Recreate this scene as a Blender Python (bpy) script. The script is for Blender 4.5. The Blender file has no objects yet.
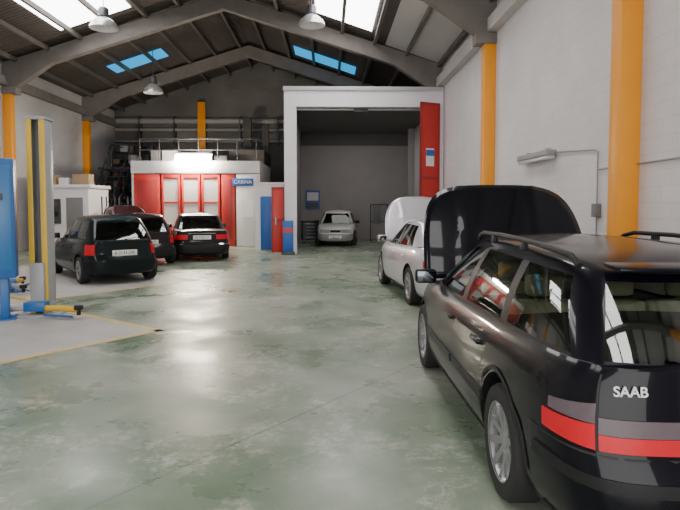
import bpy, bmesh, math, random
from mathutils import Vector, Matrix
random.seed(3)
SC=bpy.context.scene
COL=SC.collection

# ---------------------------------------------------------------- materials
def M(name,col,rough=.5,metal=0,noise=.08,scale=6,coat=0,emis=None,es=0,bump=0,bscale=40,spec=None,cior=1.5):
    m=bpy.data.materials.new(name); m.use_nodes=True
    nt=m.node_tree; b=nt.nodes['Principled BSDF']
    b.inputs['Roughness'].default_value=rough; b.inputs['Metallic'].default_value=metal
    if spec is not None: b.inputs['Specular IOR Level'].default_value=spec
    c4=(*col,1)
    b.inputs['Base Color'].default_value=c4
    tc=nt.nodes.new('ShaderNodeTexCoord')
    if noise>0:
        n=nt.nodes.new('ShaderNodeTexNoise'); n.inputs['Scale'].default_value=scale; n.inputs['Detail'].default_value=6
        nt.links.new(tc.outputs['Object'],n.inputs['Vector'])
        mx=nt.nodes.new('ShaderNodeMix'); mx.data_type='RGBA'
        mx.inputs[6].default_value=(*[max(0,c*(1-noise)) for c in col],1)
        mx.inputs[7].default_value=(*[min(1,c*(1+noise)) for c in col],1)
        nt.links.new(n.outputs['Fac'],mx.inputs[0]); nt.links.new(mx.outputs[2],b.inputs['Base Color'])
    if coat: b.inputs['Coat Weight'].default_value=coat; b.inputs['Coat Roughness'].default_value=.04; b.inputs['Coat IOR'].default_value=cior
    if emis: b.inputs['Emission Color'].default_value=(*emis,1); b.inputs['Emission Strength'].default_value=es
    if bump:
        n2=nt.nodes.new('ShaderNodeTexNoise'); n2.inputs['Scale'].default_value=bscale
        nt.links.new(tc.outputs['Object'],n2.inputs['Vector'])
        bp=nt.nodes.new('ShaderNodeBump'); bp.inputs['Strength'].default_value=bump
        nt.links.new(n2.outputs['Fac'],bp.inputs['Height']); nt.links.new(bp.outputs['Normal'],b.inputs['Normal'])
    return m

def glass_mat(name,tint,base=.08):
    m=bpy.data.materials.new(name); m.use_nodes=True; nt=m.node_tree; nt.nodes.clear()
    o=nt.nodes.new('ShaderNodeOutputMaterial'); t=nt.nodes.new('ShaderNodeBsdfTransparent'); t.inputs[0].default_value=(*tint,1)
    g=nt.nodes.new('ShaderNodeBsdfGlossy'); g.inputs['Roughness'].default_value=.03; g.inputs[0].default_value=(.9,.95,.93,1)
    lw=nt.nodes.new('ShaderNodeLayerWeight'); lw.inputs[0].default_value=.3
    mr=nt.nodes.new('ShaderNodeMapRange'); mr.inputs[3].default_value=base; mr.inputs[4].default_value=.85
    mx=nt.nodes.new('ShaderNodeMixShader')
    nt.links.new(lw.outputs['Fresnel'],mr.inputs[0]); nt.links.new(mr.outputs[0],mx.inputs[0])
    nt.links.new(t.outputs[0],mx.inputs[1]); nt.links.new(g.outputs[0],mx.inputs[2]); nt.links.new(mx.outputs[0],o.inputs[0])
    return m

def floor_mat():
    m=bpy.data.materials.new('worn_green_floor_paint'); m.use_nodes=True; nt=m.node_tree; L=nt.links
    b=nt.nodes['Principled BSDF']; tc=nt.nodes.new('ShaderNodeTexCoord')
    def noise(s,d=8,r=.6,dist=0):
        n=nt.nodes.new('ShaderNodeTexNoise'); n.inputs['Scale'].default_value=s; n.inputs['Detail'].default_value=d
        n.inputs['Roughness'].default_value=r; n.inputs['Distortion'].default_value=dist
        L.new(tc.outputs['Object'],n.inputs['Vector']); return n
    def ramp(src,stops):
        r=nt.nodes.new('ShaderNodeValToRGB'); L.new(src,r.inputs[0])
        e=r.color_ramp.elements
        e[0].position=stops[0][0]; e[0].color=(*stops[0][1],1); e[1].position=stops[-1][0]; e[1].color=(*stops[-1][1],1)
        for p,c in stops[1:-1]:
            k=e.new(p); k.color=(*c,1)
        return r
    n1=noise(.5,10,.66); r1=ramp(n1.outputs['Fac'],[(.36,(.115,.175,.11)),(.5,(.19,.235,.17)),(.64,(.29,.315,.26))])
    n2=noise(1.3,12,.78,.5); r2=ramp(n2.outputs['Fac'],[(.50,(0,0,0)),(.60,(1,1,1))])
    n3=noise(14,10,.8); r3=ramp(n3.outputs['Fac'],[(.44,(0,0,0)),(.56,(1,1,1))])
    mul=nt.nodes.new('ShaderNodeMath'); mul.operation='MULTIPLY'; L.new(r2.outputs[0],mul.inputs[0]); L.new(r3.outputs[0],mul.inputs[1])
    mul2=nt.nodes.new('ShaderNodeMath'); mul2.operation='MULTIPLY'; mul2.inputs[1].default_value=.7; L.new(mul.outputs[0],mul2.inputs[0])
    mx=nt.nodes.new('ShaderNodeMix'); mx.data_type='RGBA'; L.new(mul2.outputs[0],mx.inputs[0]); L.new(r1.outputs[0],mx.inputs[6]); mx.inputs[7].default_value=(.56,.55,.48,1)
    br=nt.nodes.new('ShaderNodeTexBrick'); br.offset=0; br.inputs['Scale'].default_value=1; br.inputs['Brick Width'].default_value=4.5; br.inputs['Row Height'].default_value=4.5
    br.inputs['Mortar Size'].default_value=.012; br.inputs['Mortar Smooth'].default_value=.3
    mp=nt.nodes.new('ShaderNodeMapping'); mp.inputs['Location'].default_value=(2.6,1.2,0); mp.inputs['Rotation'].default_value=(0,0,math.radians(38)); L.new(tc.outputs['Object'],mp.inputs[0]); L.new(mp.outputs[0],br.inputs['Vector'])
    mx2=nt.nodes.new('ShaderNodeMix'); mx2.data_type='RGBA'
    mf=nt.nodes.new('ShaderNodeMath'); mf.operation='MULTIPLY'; mf.inputs[1].default_value=.5; L.new(br.outputs['Fac'],mf.inputs[0])
    L.new(mf.outputs[0],mx2.inputs[0]); L.new(mx.outputs[2],mx2.inputs[6]); mx2.inputs[7].default_value=(.05,.06,.05,1)
    L.new(mx2.outputs[2],b.inputs['Base Color'])
    mr=nt.nodes.new('ShaderNodeMapRange'); mr.inputs[1].default_value=.38; mr.inputs[2].default_value=.62; mr.inputs[3].default_value=.22; mr.inputs[4].default_value=.46
    n4=noise(1.1,8,.6); L.new(n4.outputs['Fac'],mr.inputs[0]); L.new(mr.outputs[0],b.inputs['Roughness'])
    bp=nt.nodes.new('ShaderNodeBump'); bp.inputs['Strength'].default_value=.10; L.new(n3.outputs['Fac'],bp.inputs['Height']); L.new(bp.outputs[0],b.inputs['Normal'])
    return m

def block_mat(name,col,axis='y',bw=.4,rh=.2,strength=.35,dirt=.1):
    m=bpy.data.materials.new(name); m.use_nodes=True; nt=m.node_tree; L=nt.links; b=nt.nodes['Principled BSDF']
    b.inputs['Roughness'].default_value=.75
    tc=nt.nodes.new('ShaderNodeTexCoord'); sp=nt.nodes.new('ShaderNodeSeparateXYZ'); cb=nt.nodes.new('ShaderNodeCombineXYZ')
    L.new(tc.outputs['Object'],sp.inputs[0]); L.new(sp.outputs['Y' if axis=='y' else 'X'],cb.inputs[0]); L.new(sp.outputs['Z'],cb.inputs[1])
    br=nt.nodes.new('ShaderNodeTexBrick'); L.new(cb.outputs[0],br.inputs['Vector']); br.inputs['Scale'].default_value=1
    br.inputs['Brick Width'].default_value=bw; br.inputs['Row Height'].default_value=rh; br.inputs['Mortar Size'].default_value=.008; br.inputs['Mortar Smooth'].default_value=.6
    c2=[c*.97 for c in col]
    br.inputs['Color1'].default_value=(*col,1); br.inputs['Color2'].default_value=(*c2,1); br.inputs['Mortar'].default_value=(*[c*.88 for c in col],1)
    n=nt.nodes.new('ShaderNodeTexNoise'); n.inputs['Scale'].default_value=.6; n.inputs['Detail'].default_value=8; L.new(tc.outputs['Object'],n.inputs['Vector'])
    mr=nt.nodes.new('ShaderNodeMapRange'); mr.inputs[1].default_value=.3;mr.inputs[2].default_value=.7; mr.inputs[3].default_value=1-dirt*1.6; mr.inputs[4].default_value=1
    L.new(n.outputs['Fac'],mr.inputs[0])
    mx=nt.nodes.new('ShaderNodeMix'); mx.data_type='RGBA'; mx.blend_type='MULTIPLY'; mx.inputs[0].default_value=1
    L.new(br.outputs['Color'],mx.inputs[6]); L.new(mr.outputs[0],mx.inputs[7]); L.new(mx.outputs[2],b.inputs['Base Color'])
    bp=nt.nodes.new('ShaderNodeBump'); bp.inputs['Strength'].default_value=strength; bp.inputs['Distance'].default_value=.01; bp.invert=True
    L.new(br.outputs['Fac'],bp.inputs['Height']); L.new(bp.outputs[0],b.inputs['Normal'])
    return m

def corr_mat(name,col):
    m=M(name,col,.85,0,.3,1.2); nt=m.node_tree; L=nt.links; b=nt.nodes['Principled BSDF']
    tc=nt.nodes.new('ShaderNodeTexCoord'); w=nt.nodes.new('ShaderNodeTexWave'); w.bands_direction='Y'; w.inputs['Scale'].default_value=1.8
    L.new(tc.outputs['Object'],w.inputs['Vector']); bp=nt.nodes.new('ShaderNodeBump'); bp.inputs['Strength'].default_value=.8; bp.inputs['Distance'].default_value=.05
    L.new(w.outputs['Fac'],bp.inputs['Height']); L.new(bp.outputs[0],b.inputs['Normal']); return m

FLOOR=floor_mat()
WALLW=block_mat('white_painted_block_y',(.74,.71,.72),'y',strength=.15)
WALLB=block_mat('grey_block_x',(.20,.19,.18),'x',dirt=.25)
WALLL=block_mat('white_block_left',(.62,.60,.61),'y',dirt=.15)
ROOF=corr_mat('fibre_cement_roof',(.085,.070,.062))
ROOFL=M('white_lining_panels',(.54,.52,.52),.7,0,.1,1)
CONC=M('concrete_frame',(.19,.172,.16),.85,0,.3,2.5,bump=.2)
PURL=M('concrete_purlin',(.13,.115,.105),.85,0,.25,3)
ORANGE=M('orange_paint',(.90,.34,.01),.45,0,.06,3)
WHITEP=M('white_painted_steel',(.76,.74,.76),.4,0,.04,3)
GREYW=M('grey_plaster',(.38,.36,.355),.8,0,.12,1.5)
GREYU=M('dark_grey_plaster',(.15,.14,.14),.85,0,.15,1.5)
RED=M('red_paint',(.52,.03,.022),.35,0,.1,3)
REDD=M('dark_red_paint',(.34,.025,.025),.4,0,.1,3)
BLUEP=M('blue_paint',(.02,.12,.42),.4,0,.1,3)
BLUEL=M('lift_blue_paint',(.015,.12,.36),.38,0,.12,4)
YELLOW=M('yellow_paint',(.72,.46,.04),.4,0,.1,5)
YLINE=M('yellow_floor_line',(.62,.44,.16),.5,0,.35,12)
GREYFL=M('grey_concrete_bay',(.42,.41,.39),.45,0,.25,2.2)
STEEL=M('galvanised_steel',(.45,.46,.48),.38,.7,.12,8)
DUCT=M('dull_duct_metal',(.06,.052,.046),.7,.1,.3,3)
DSTEEL=M('dark_steel',(.08,.08,.085),.45,.5,.2,8)
BLACKP=M('black_plastic',(.013,.013,.014),.5,0,.15,20,spec=.25)
RUBBER=M('tyre_rubber',(.014,.014,.014),.8,0,.2,30)
ALLOY=M('alloy_wheel',(.38,.38,.40),.35,.8,.06,10)
CLOTH=M('dark_cabin_cloth',(.05,.05,.05),.9,0,.2,30)
BEIGE=M('beige_leather',(.5,.44,.33),.55,0,.1,10)
GREYC=M('grey_cloth',(.2,.2,.2),.9,0,.1,20)
GLASS=glass_mat('car_glass',(.58,.66,.58),.08)
GLASSD=glass_mat('car_glass_dark',(.18,.2,.2),.08)
WINDOWG=glass_mat('window_glass',(.7,.75,.75),.08)
TAILR=M('red_tail_lens',(.56,.012,.022),.35,0,.08,30,spec=.25)
TAILW=M('smoked_clear_lens',(.11,.085,.095),.35,0,.1,30,spec=.3)
HEADL=M('headlight_lens',(.55,.58,.6),.06,.4,.05,20,coat=.8)
PLATE=M('number_plate_white',(.85,.85,.82),.4,0,.03,10)
INK=M('black_ink',(.01,.01,.01),.6,0,.0)
CHROME=M('chrome',(.6,.6,.6),.12,1,.04,10)
MIRR=M('mirror_silvering',(.12,.13,.14),.08,1,.02,10)
SKYW=M('translucent_white_skylight',(.9,.9,.92),.5,0,0,emis=(1,.97,.96),es=10)
SKYB=M('translucent_blue_skylight',(.05,.3,.6),.5,0,0,emis=(.0,.28,.60),es=1.4)
TUBE=M('lit_fluorescent',(1,1,1),.5,0,0,emis=(1,.90,.72),es=190)
CARD=M('cardboard',(.35,.25,.15),.85,0,.15,6)
MARK=M('white_badge',(.8,.82,.82),.3,.2,.02)

def paint(name,col,metal=.0,rough=.3,spec=.5,coat=1.0,cior=1.5): return M(name,col,rough,metal,.03,4,coat=coat,spec=spec,cior=cior)

# ---------------------------------------------------------------- helpers
def mkobj(name,verts,faces,mats,parent=None,midx=None,smooth=None):
    me=bpy.data.meshes.new(name); me.from_pydata([tuple(v) for v in verts],[],faces); me.update()
    for m in (mats if isinstance(mats,list) else [mats]): me.materials.append(m)
    if midx:
        for p,i in zip(me.polygons,midx): p.material_index=i
    o=bpy.data.objects.new(name,me); COL.objects.link(o)
    if parent: o.parent=parent
    if smooth is not None:
        for p in me.polygons: p.use_smooth=True
        me.set_sharp_from_angle(angle=math.radians(smooth))
    return o
def empty(name,loc=(0,0,0),rz=0):
    e=bpy.data.objects.new(name,None); COL.objects.link(e); e.location=loc; e.rotation_euler=(0,0,rz); e.empty_display_size=.2; return e
def B(parent,name,x0,x1,y0,y1,z0,z1,mat,bev=0,seg=2,rot=None):
    bm=bmesh.new(); bmesh.ops.create_cube(bm,size=1)
    sx,sy,sz=x1-x0,y1-y0,z1-z0
    for v in bm.verts: v.co=Vector((v.co.x*sx,v.co.y*sy,v.co.z*sz))
    if bev: bmesh.ops.bevel(bm,geom=bm.edges[:],offset=bev,segments=seg,affect='EDGES',profile=.5)
    me=bpy.data.meshes.new(name); bm.to_mesh(me); bm.free(); me.materials.append(mat)
    if bev:
        for p in me.polygons: p.use_smooth=True
        me.set_sharp_from_angle(angle=math.radians(40))
    o=bpy.data.objects.new(name,me); COL.objects.link(o); o.location=((x0+x1)/2,(y0+y1)/2,(z0+z1)/2)
    if rot: o.rotation_euler=rot
    if parent: o.parent=parent
    return o
def lathe(name,prof,seg,mat,parent=None,axis='X',smooth=35,close=False):
    V=[];F=[]
    n=len(prof)
    for i in range(seg):
        a=2*math.pi*i/seg; c,s=math.cos(a),math.sin(a)
        for r,h in prof:
            if axis=='X': V.append((h,r*c,r*s))
            elif axis=='Z': V.append((r*c,r*s,h))
            else: V.append((r*c,h,r*s))
    for i in range(seg):
        j=(i+1)%seg
        for k in range(n-1 if not close else n):
            l=(k+1)%n
            F.append((i*n+k,i*n+l,j*n+l,j*n+k))
    return mkobj(name,V,F,mat,parent,None,smooth)
def tube(name,pts,r,mat,parent=None,cyc=False):
    cu=bpy.data.curves.new(name,'CURVE'); cu.dimensions='3D'; cu.bevel_depth=r; cu.bevel_resolution=3; cu.use_fill_caps=True
    sp=cu.splines.new('POLY'); sp.points.add(len(pts)-1)
    for p,q in zip(sp.points,pts): p.co=(*q,1)
    sp.use_cyclic_u=cyc
    cu.materials.append(mat); o=bpy.data.objects.new(name,cu); COL.objects.link(o)
    if parent: o.parent=parent
    return o
def text(name,body,size,loc,rot,mat,parent=None,ext=.002,bold=0):
    cu=bpy.data.curves.new(name,'FONT'); cu.body=body; cu.size=size; cu.extrude=ext; cu.align_x='CENTER'; cu.align_y='CENTER'; cu.offset=bold
    cu.materials.append(mat); o=bpy.data.objects.new(name,cu); COL.objects.link(o); o.location=loc; o.rotation_euler=rot
    if parent: o.parent=parent
    return o
def ips(tab,x):
    n=len(tab)
    if x<=tab[0][0]: return tab[0][1]
    if x>=tab[-1][0]: return tab[-1][1]
    for i in range(n-1):
        if x<=tab[i+1][0]:
            x0,y0=tab[i];x1,y1=tab[i+1]
            m0=(y1-y0)/(x1-x0) if i==0 else (tab[i+1][1]-tab[i-1][1])/(tab[i+1][0]-tab[i-1][0])
            m1=(y1-y0)/(x1-x0) if i==n-2 else (tab[i+2][1]-tab[i][1])/(tab[i+2][0]-tab[i][0])
            h=x1-x0;t=(x-x0)/h
            return (2*t**3-3*t*t+1)*y0+(t**3-2*t*t+t)*h*m0+(-2*t**3+3*t*t)*y1+(t**3-t*t)*h*m1

# ---------------------------------------------------------------- car builder
class Car:
    def __init__(s,name,loc,heading,sp):
        s.sp=sp; s.L=sp['L']; s.W=sp['W']; s.root=empty(name,(loc[0],loc[1],0),heading)
        s.body(); s.greenhouse(); s.wheels(); s.interior()
    def zt(s,y): return ips(s.sp['ztop'],y)
    def uv(s,q):
        if q<=1: return q,-1.
        if q<=3: return 1.,q-2
        return 4-q,1.
    def pt(s,q,t):
        u,v=s.uv(q); sp=s.sp; n=sp.get('n',7) if v<0 else sp.get('nf',5)
        nr=(abs(u)**n+abs(v)**n)**(1/n)
        w=s.W*ips(sp['wprof'],t); yf=s.L/2-ips(sp['fprof'],t); yr=-s.L/2+ips(sp['rprof'],t)
        c=(yf+yr)/2; h=(yf-yr)/2
        y=c+v/nr*h; x=u/nr*w
        x*=1-.05*abs(y/(s.L/2))**2.2
        if v<0 and abs(u)<=1: y+=sp.get('bow',.05)*(min(1,abs(x)/s.W)**2)*max(0,(-y/(s.L/2)))**8
        zb=sp['zb']
        return Vector((x,y,zb+t*(s.zt(y)-zb)))
    def pz(s,q,z):
        t=.5
        for _ in range(4):
            p=s.pt(q,t); t=(z-s.sp['zb'])/(s.zt(p.y)-s.sp['zb']); t=min(1,max(0,t))
        return s.pt(q,t)
    def nrm(s,q,z):
        a=s.pz(min(4,q+.01),z)-s.pz(max(0,q-.01),z); b=s.pz(q,z+.01)-s.pz(q,z-.01)
        n=a.cross(b)
        if n.length<1e-9: return Vector((1,0,0))
        n.normalize()
        p=s.pz(q,z)
        if n.x*p.x+n.y*p.y<0: n=-n
        return n
    def qy(s,y):
        lo,hi=1.,3.
        for _ in range(30):
            m=(lo+hi)/2
            if s.pt(m,.5).y<y: lo=m
            else: hi=m
        return lo
    def patch(s,name,q0,q1,z0,z1,mat,off=.006,nq=None,nz=4,sides=(1,-1),zf=None,skirt=.02):
        nq=nq or max(2,int(abs(q1-q0)*22)+1)
        for sd in sides:
            V=[];F=[]
            for i in range(nq+1):
                q=q0+(q1-q0)*i/nq
                a,b=(z0,z1) if zf is None else zf(i/nq)
                col=[]
                for j in range(nz+1):
                    z=a+(b-a)*j/nz
                    p=s.pz(q,z)+s.nrm(q,z)*off; col.append(p)
                n0=s.nrm(q,a);n1=s.nrm(q,b)
                col=[col[0]-n0*skirt]+col+[col[-1]-n1*skirt]
                if i in(0,nq): 
                    sk=[p-s.nrm(q,(a+b)/2)*skirt for p in col]
                if i==0: V+= [(sd*p.x,p.y,p.z) for p in sk]
                V+=[(sd*p.x,p.y,p.z) for p in col]
                if i==nq: V+=[(sd*p.x,p.y,p.z) for p in sk]
            m=nz+3; N=nq+3
            for i in range(N-1):
                for j in range(m-1):
                    f=(i*m+j,(i+1)*m+j,(i+1)*m+j+1,i*m+j+1)
                    F.append(f if sd>0 else f[::-1])
            mkobj(name,V,F,mat,s.root,None,50)
    def line(s,name,pts,mat,w=.007,off=.0025,sides=(1,-1),sub=6):
        P=[]
        for (a,b) in zip(pts,pts[1:]):
            for k in range(sub): P.append((a[0]+(b[0]-a[0])*k/sub,a[1]+(b[1]-a[1])*k/sub))
        P.append(pts[-1])
        for sd in sides:
            C=[s.pz(q,z)+s.nrm(q,z)*off for q,z in P]; V=[];F=[]
            for i,c in enumerate(C):
                d=(C[min(i+1,len(C)-1)]-C[max(i-1,0)]).normalized(); n=s.nrm(*P[i]); sdv=d.cross(n).normalized()*w/2
                for p in(c-sdv,c+sdv): V.append((sd*p.x,p.y,p.z))
            for i in range(len(C)-1): F.append((2*i,2*i+1,2*i+3,2*i+2))
            mkobj(name,V,F,mat,s.root)
    def body(s):
        sp=s.sp
        qs=[0,.2,.4,.6,.75,.86,.94,1.0,1.03,1.06,1.1,1.15]
        q=1.2
        while q<2.8: qs.append(round(q,3)); q+=.05
        qs+=[4-k for k in qs[:12]][::-1]
        qs=sorted(set([round(k,4) for k in qs]))
        ts=[0,.03,.08,.15,.24,.34,.45,.56,.67,.78,.86,.92,.96,.985,1]
        loop=[(1,k) for k in qs]+[(-1,k) for k in qs[1:-1][::-1]]
        n=len(loop); V=[];F=[];I=[]
        for t in ts:
            for sd,k in loop:
                p=s.pt(k,t); V.append(Vector((sd*p.x,p.y,p.z)))
        rows=len(ts)
        for sh in(.96,.88,.7,.45,.2,0):
            for sd,k in loop:
                p=s.pt(k,1); cr=sp.get('crown',.035)*(1-sh*sh)*min(1,max(0,(s.L/2-abs(p.y))/.25))
                V.append(Vector((sd*p.x*sh,p.y,p.z+cr)))
            rows+=1
        cl=sp.get('clad',-1)
        gb=sp['gh']; bay=sp.get('open',False)
        for r in range(rows-1):
            for i in range(n):
                j=(i+1)%n
                F.append((r*n+i,r*n+j,(r+1)*n+j,(r+1)*n+i))
        F.append(tuple(range(n))[::-1])
        bm=bmesh.new(); vs=[bm.verts.new(v) for v in V]
        for f in F:
            try: bm.faces.new([vs[k] for k in f])
            except: pass
        bmesh.ops.remove_doubles(bm,verts=bm.verts[:],dist=2e-4)
        bmesh.ops.dissolve_degenerate(bm,edges=bm.edges[:],dist=1e-4)
        bmesh.ops.recalc_face_normals(bm,faces=bm.faces[:])
        for f in bm.faces:
            c=f.calc_center_median(); top=f.normal.z>.6 and c.z>s.zt(c.y)-.03
            f.material_index=0
            if f.normal.z<-.8 and c.z<sp['zb']+.02: f.material_index=1
            if cl>0 and c.z<cl: f.material_index=1
            if top and abs(c.x)<gb['wb']-.04 and gb['yb'][0]+.08<c.y<gb['yb'][1]-.08: f.material_index=2
            if bay and top and abs(c.x)<.72*s.W and gb['yb'][1]+.05<c.y<s.L/2-.2: f.material_index=1
        me=bpy.data.meshes.new('body_shell'); bm.to_mesh(me); bm.free()
        for m in(sp['paint'],BLACKP,CLOTH): me.materials.append(m)
        o=bpy.data.objects.new('body_shell',me); COL.objects.link(o); o.parent=s.root
        cuts=[]
        R=sp['R']
        for y in sp['axles']:
            for sd in(1,-1):
                bmc=bmesh.new(); bmesh.ops.create_cone(bmc,cap_ends=True,segments=40,radius1=R+.055,radius2=R+.055,depth=.5,matrix=Matrix.Translation((sd*(s.W-.02),y,R+.01))@Matrix.Rotation(math.pi/2,4,'Y'))
                mc=bpy.data.meshes.new('cut'); bmc.to_mesh(mc); bmc.free()
                for m in(sp['paint'],BLACKP,CLOTH): mc.materials.append(m)
                for p in mc.polygons: p.material_index=1
                c=bpy.data.objects.new('cut',mc); COL.objects.link(c); c.parent=s.root; cuts.append(c)
                md=o.modifiers.new('b','BOOLEAN'); md.operation='DIFFERENCE'; md.object=c; md.solver='EXACT'
        bpy.context.view_layer.update()
        dg=bpy.context.evaluated_depsgraph_get(); nm=bpy.data.meshes.new_from_object(o.evaluated_get(dg))
        o.modifiers.clear(); o.data=nm
        for c in cuts: bpy.data.objects.remove(c,do_unlink=True)
        for p in nm.polygons: p.use_smooth=True
        nm.set_sharp_from_angle(angle=math.radians(38))
        for y in sp['axles']:
            pts=[]
            for k in range(0,25):
                a=math.radians(2+176*k/24); rr=R+.066
                yy=y+rr*math.cos(a); zz=R+.01+rr*math.sin(a)
                if zz>sp['zb']+.03: pts.append((s.qy(yy),zz))
            s.line('arch_lip',pts,sp.get('lip',sp['paint']),w=.028,off=.006,sub=1)
    def greenhouse(s):
        g=s.sp['gh']; n=g.get('n',7)
        cb=(g['yb'][0]+g['yb'][1])/2; hb=(g['yb'][1]-g['yb'][0])/2
        ct=(g['yt'][0]+g['yt'][1])/2; ht=(g['yt'][1]-g['yt'][0])/2
        def vv(y,c,h):
            k=(y-c)/h; k=max(-.985,min(.985,k)); return max(-1,min(1,k/(1-abs(k)**n)**(1/n)))
        cols=[(u,-1,u,-1,1) for u in(0,.2,.4,.6)]
        ru=g.get('ru',.84)
        cols+=[(ru,-1,ru,-1,0),(.93,-1,.93,-1,0),(1,-1,1,-1,0)]
        sd=g['side']
        for yb,yt,k in sd:
            cols.append((1,vv(yb,cb,hb),1,vv(yt,ct,ht),k))
        fu=.88
        cols+=[(1,1,1,1,0),(.95,1,.95,1,0),(fu,1,fu,1,1),(.6,1,.6,1,1),(.4,1,.4,1,1),(.2,1,.2,1,1),(0,1,0,1,1)]
        cc=[]
        for a,b in zip(cols,cols[1:]):
            m=4 if (a[0]==1 and b[0]==1) else 1
            for k in range(m):
                f=k/m; cc.append(tuple(a[i]+(b[i]-a[i])*f for i in range(4))+(a[4],))
        cc.append(cols[-1])
        ts=[0,.07,.2,.35,.5,.65,.8,.9,1]
        loop=[(1,i) for i in range(len(cc))]+[(-1,i) for i in range(len(cc)-2,0,-1)]
        N=len(loop); V=[]
        def base(c):
            nr=(abs(c[0])**n+abs(c[1])**n)**(1/n); x=c[0]/nr*g['wb']; y=cb+c[1]/nr*hb
            x*=1-.05*abs(y/(s.L/2))**2.2
            return Vector((x,y,s.zt(y)-.012))
        def top(c):
            nr=(abs(c[2])**n+abs(c[3])**n)**(1/n); x=c[2]/nr*g['wt']; y=ct+c[3]/nr*ht
            x*=1-.06*abs((y-ct)/ht)**2
            return Vector((x,y,ips(g['zr'],y)))
        for t in ts:
            for sgn,i in loop:
                b,tp=base(cc[i]),top(cc[i]); p=b.lerp(tp,t)
                bul=math.sin(math.pi*t)*.022
                if abs(cc[i][1])<.99: d=Vector((1,0,0))
                else: d=Vector((cc[i][0]*.4,cc[i][1],0))
                p=p+d*bul
                V.append((sgn*p.x,p.y,p.z))
        rows=len(ts)
        cr=g.get('crown',.06)
        for sh,zz in((.975,.012),(.93,.024),(.85,.034),(.65,.6*cr+.012),(.35,.88*cr+.01),(0,cr+.01)):
            for sgn,i in loop:
                p=top(cc[i]); e=min(1,(ht-abs(p.y-ct))/.3+.12)
                V.append((sgn*p.x*sh,p.y,p.z+zz*max(0.12,e)))
            rows+=1
        F=[];I=[]
        for r in range(rows-1):
            for k in range(N):
                j=(k+1)%N
                F.append((r*N+k,r*N+j,(r+1)*N+j,(r+1)*N+k))
                sg,i=loop[k]; kk=i if sg>0 else i-1
                kind=cc[kk][4]
                if 1<=r<7 and kind==1: I.append(1)
                elif r<7 and kind==2: I.append(2)
                elif r<7 and kind==1: I.append(2)
                else: I.append(0)
        bm=bmesh.new(); vs=[bm.verts.new(v) for v in V]
        for f,ii in zip(F,I):
            try: fc=bm.faces.new([vs[k] for k in f]); fc.material_index=ii
            except: pass
        bmesh.ops.remove_doubles(bm,verts=bm.verts[:],dist=1e-4)
        bmesh.ops.dissolve_degenerate(bm,edges=bm.edges[:],dist=1e-4)
        bmesh.ops.recalc_face_normals(bm,faces=bm.faces[:])
        me=bpy.data.meshes.new('cabin_roof_and_windows'); bm.to_mesh(me); bm.free()
        for m in(s.sp['paint'],s.sp.get('glass',GLASSD),BLACKP): me.materials.append(m)
        for p in me.polygons: p.use_smooth=True
        me.set_sharp_from_angle(angle=math.radians(42))
        o=bpy.data.objects.new('cabin_roof_and_windows',me); COL.objects.link(o); o.parent=s.root
    def wheels(s):
        R=s.sp['R']; st=s.sp.get('spokes',7); mt=s.sp.get('rim',ALLOY)
        for y in s.sp['axles']:
            for sd in(1,-1):
                w=empty('wheel'); w.parent=s.root; w.location=(sd*(s.W-.115),y,R); 
                if sd<0: w.rotation_euler=(0,0,math.pi)
                h=.1
                lathe('tyre',[(R*.66,-h*.9),(R*.8,-h),(R*.95,-h*.95),(R,-h*.7),(R,h*.7),(R*.95,h*.95),(R*.8,h),(R*.66,h*.9)],48,RUBBER,w)
                lathe('rim_barrel',[(R*.66,h*.92),(R*.69,h*.96),(R*.68,h*.88),(R*.62,h*.7),(R*.6,-h*.6),(.0,-h*.6)],40,mt,w)
                lathe('brake_disc',[(0.001,-.02),(R*.42,-.02),(R*.42,-.01),(.001,-.01)],32,DSTEEL,w)
                lathe('hub',[(0.001,h*.62),(R*.12,h*.62),(R*.17,h*.5),(R*.18,0)],24,mt,w)
                for k in range(st):
                    a=2*math.pi*k/st
                    V=[];r0,r1=R*.12,R*.66;w0,w1=R*.085,R*.12*(7/st if st>7 else 1)
                    for rr,ww,d in((r0,w0,h*.58),(r1*.6,w0*.85,h*.66),(r1,w1,h*.84)):
                        for sx,dd in((-1,d-.03),(-.8,d),(.8,d),(1,d-.03)):
                            yy,zz=sx*ww,rr; V.append((dd,yy*math.cos(a)-zz*math.sin(a),yy*math.sin(a)+zz*math.cos(a)))
                    F=[]
                    for b in(0,4):
                        for j in range(3): F.append((b+j,b+j+1,b+j+5,b+j+4))
                        F.append((b+3,b,b+4,b+7))
                    F+=[(0,3,2,1),(8,9,10,11)]
                    mkobj('spoke',V,F,mt,w,None,40)
    def interior(s):
        g=s.sp['gh']; m=s.sp.get('seat',GREYC); z0=s.zt(0)-.02
        rows=s.sp.get('seats',[(.05,2),(-.85,3)])
        for y,n in rows:
            for k in range(n):
                x=(k-(n-1)/2)*(.74 if n==2 else .46)
                B(s.root,'seat_back',x-.24 if n==2 else x-.22,x+.24 if n==2 else x+.22,y-.08,y+.05,z0-.05,z0+.14,m,.04,3)
                B(s.root,'headrest',x-.12,x+.12,y-.1,y-.01,z0+.17,z0+.31,m,.035,3)
        B(s.root,'dashboard',-.6,.6,g['yb'][1]-.55,g['yb'][1]-.3,z0-.05,z0+.04,CLOTH,.03,2)
        st=lathe('steering_wheel',[(.17+.013*math.cos(a),.013*math.sin(a)) for a in [i*math.pi/4 for i in range(8)]],28,BLACKP,s.root,'Y',60,True)
        st.location=(-.36,g['yb'][1]-.62,z0+.03); st.rotation_euler=(-.35,0,0)
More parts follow.
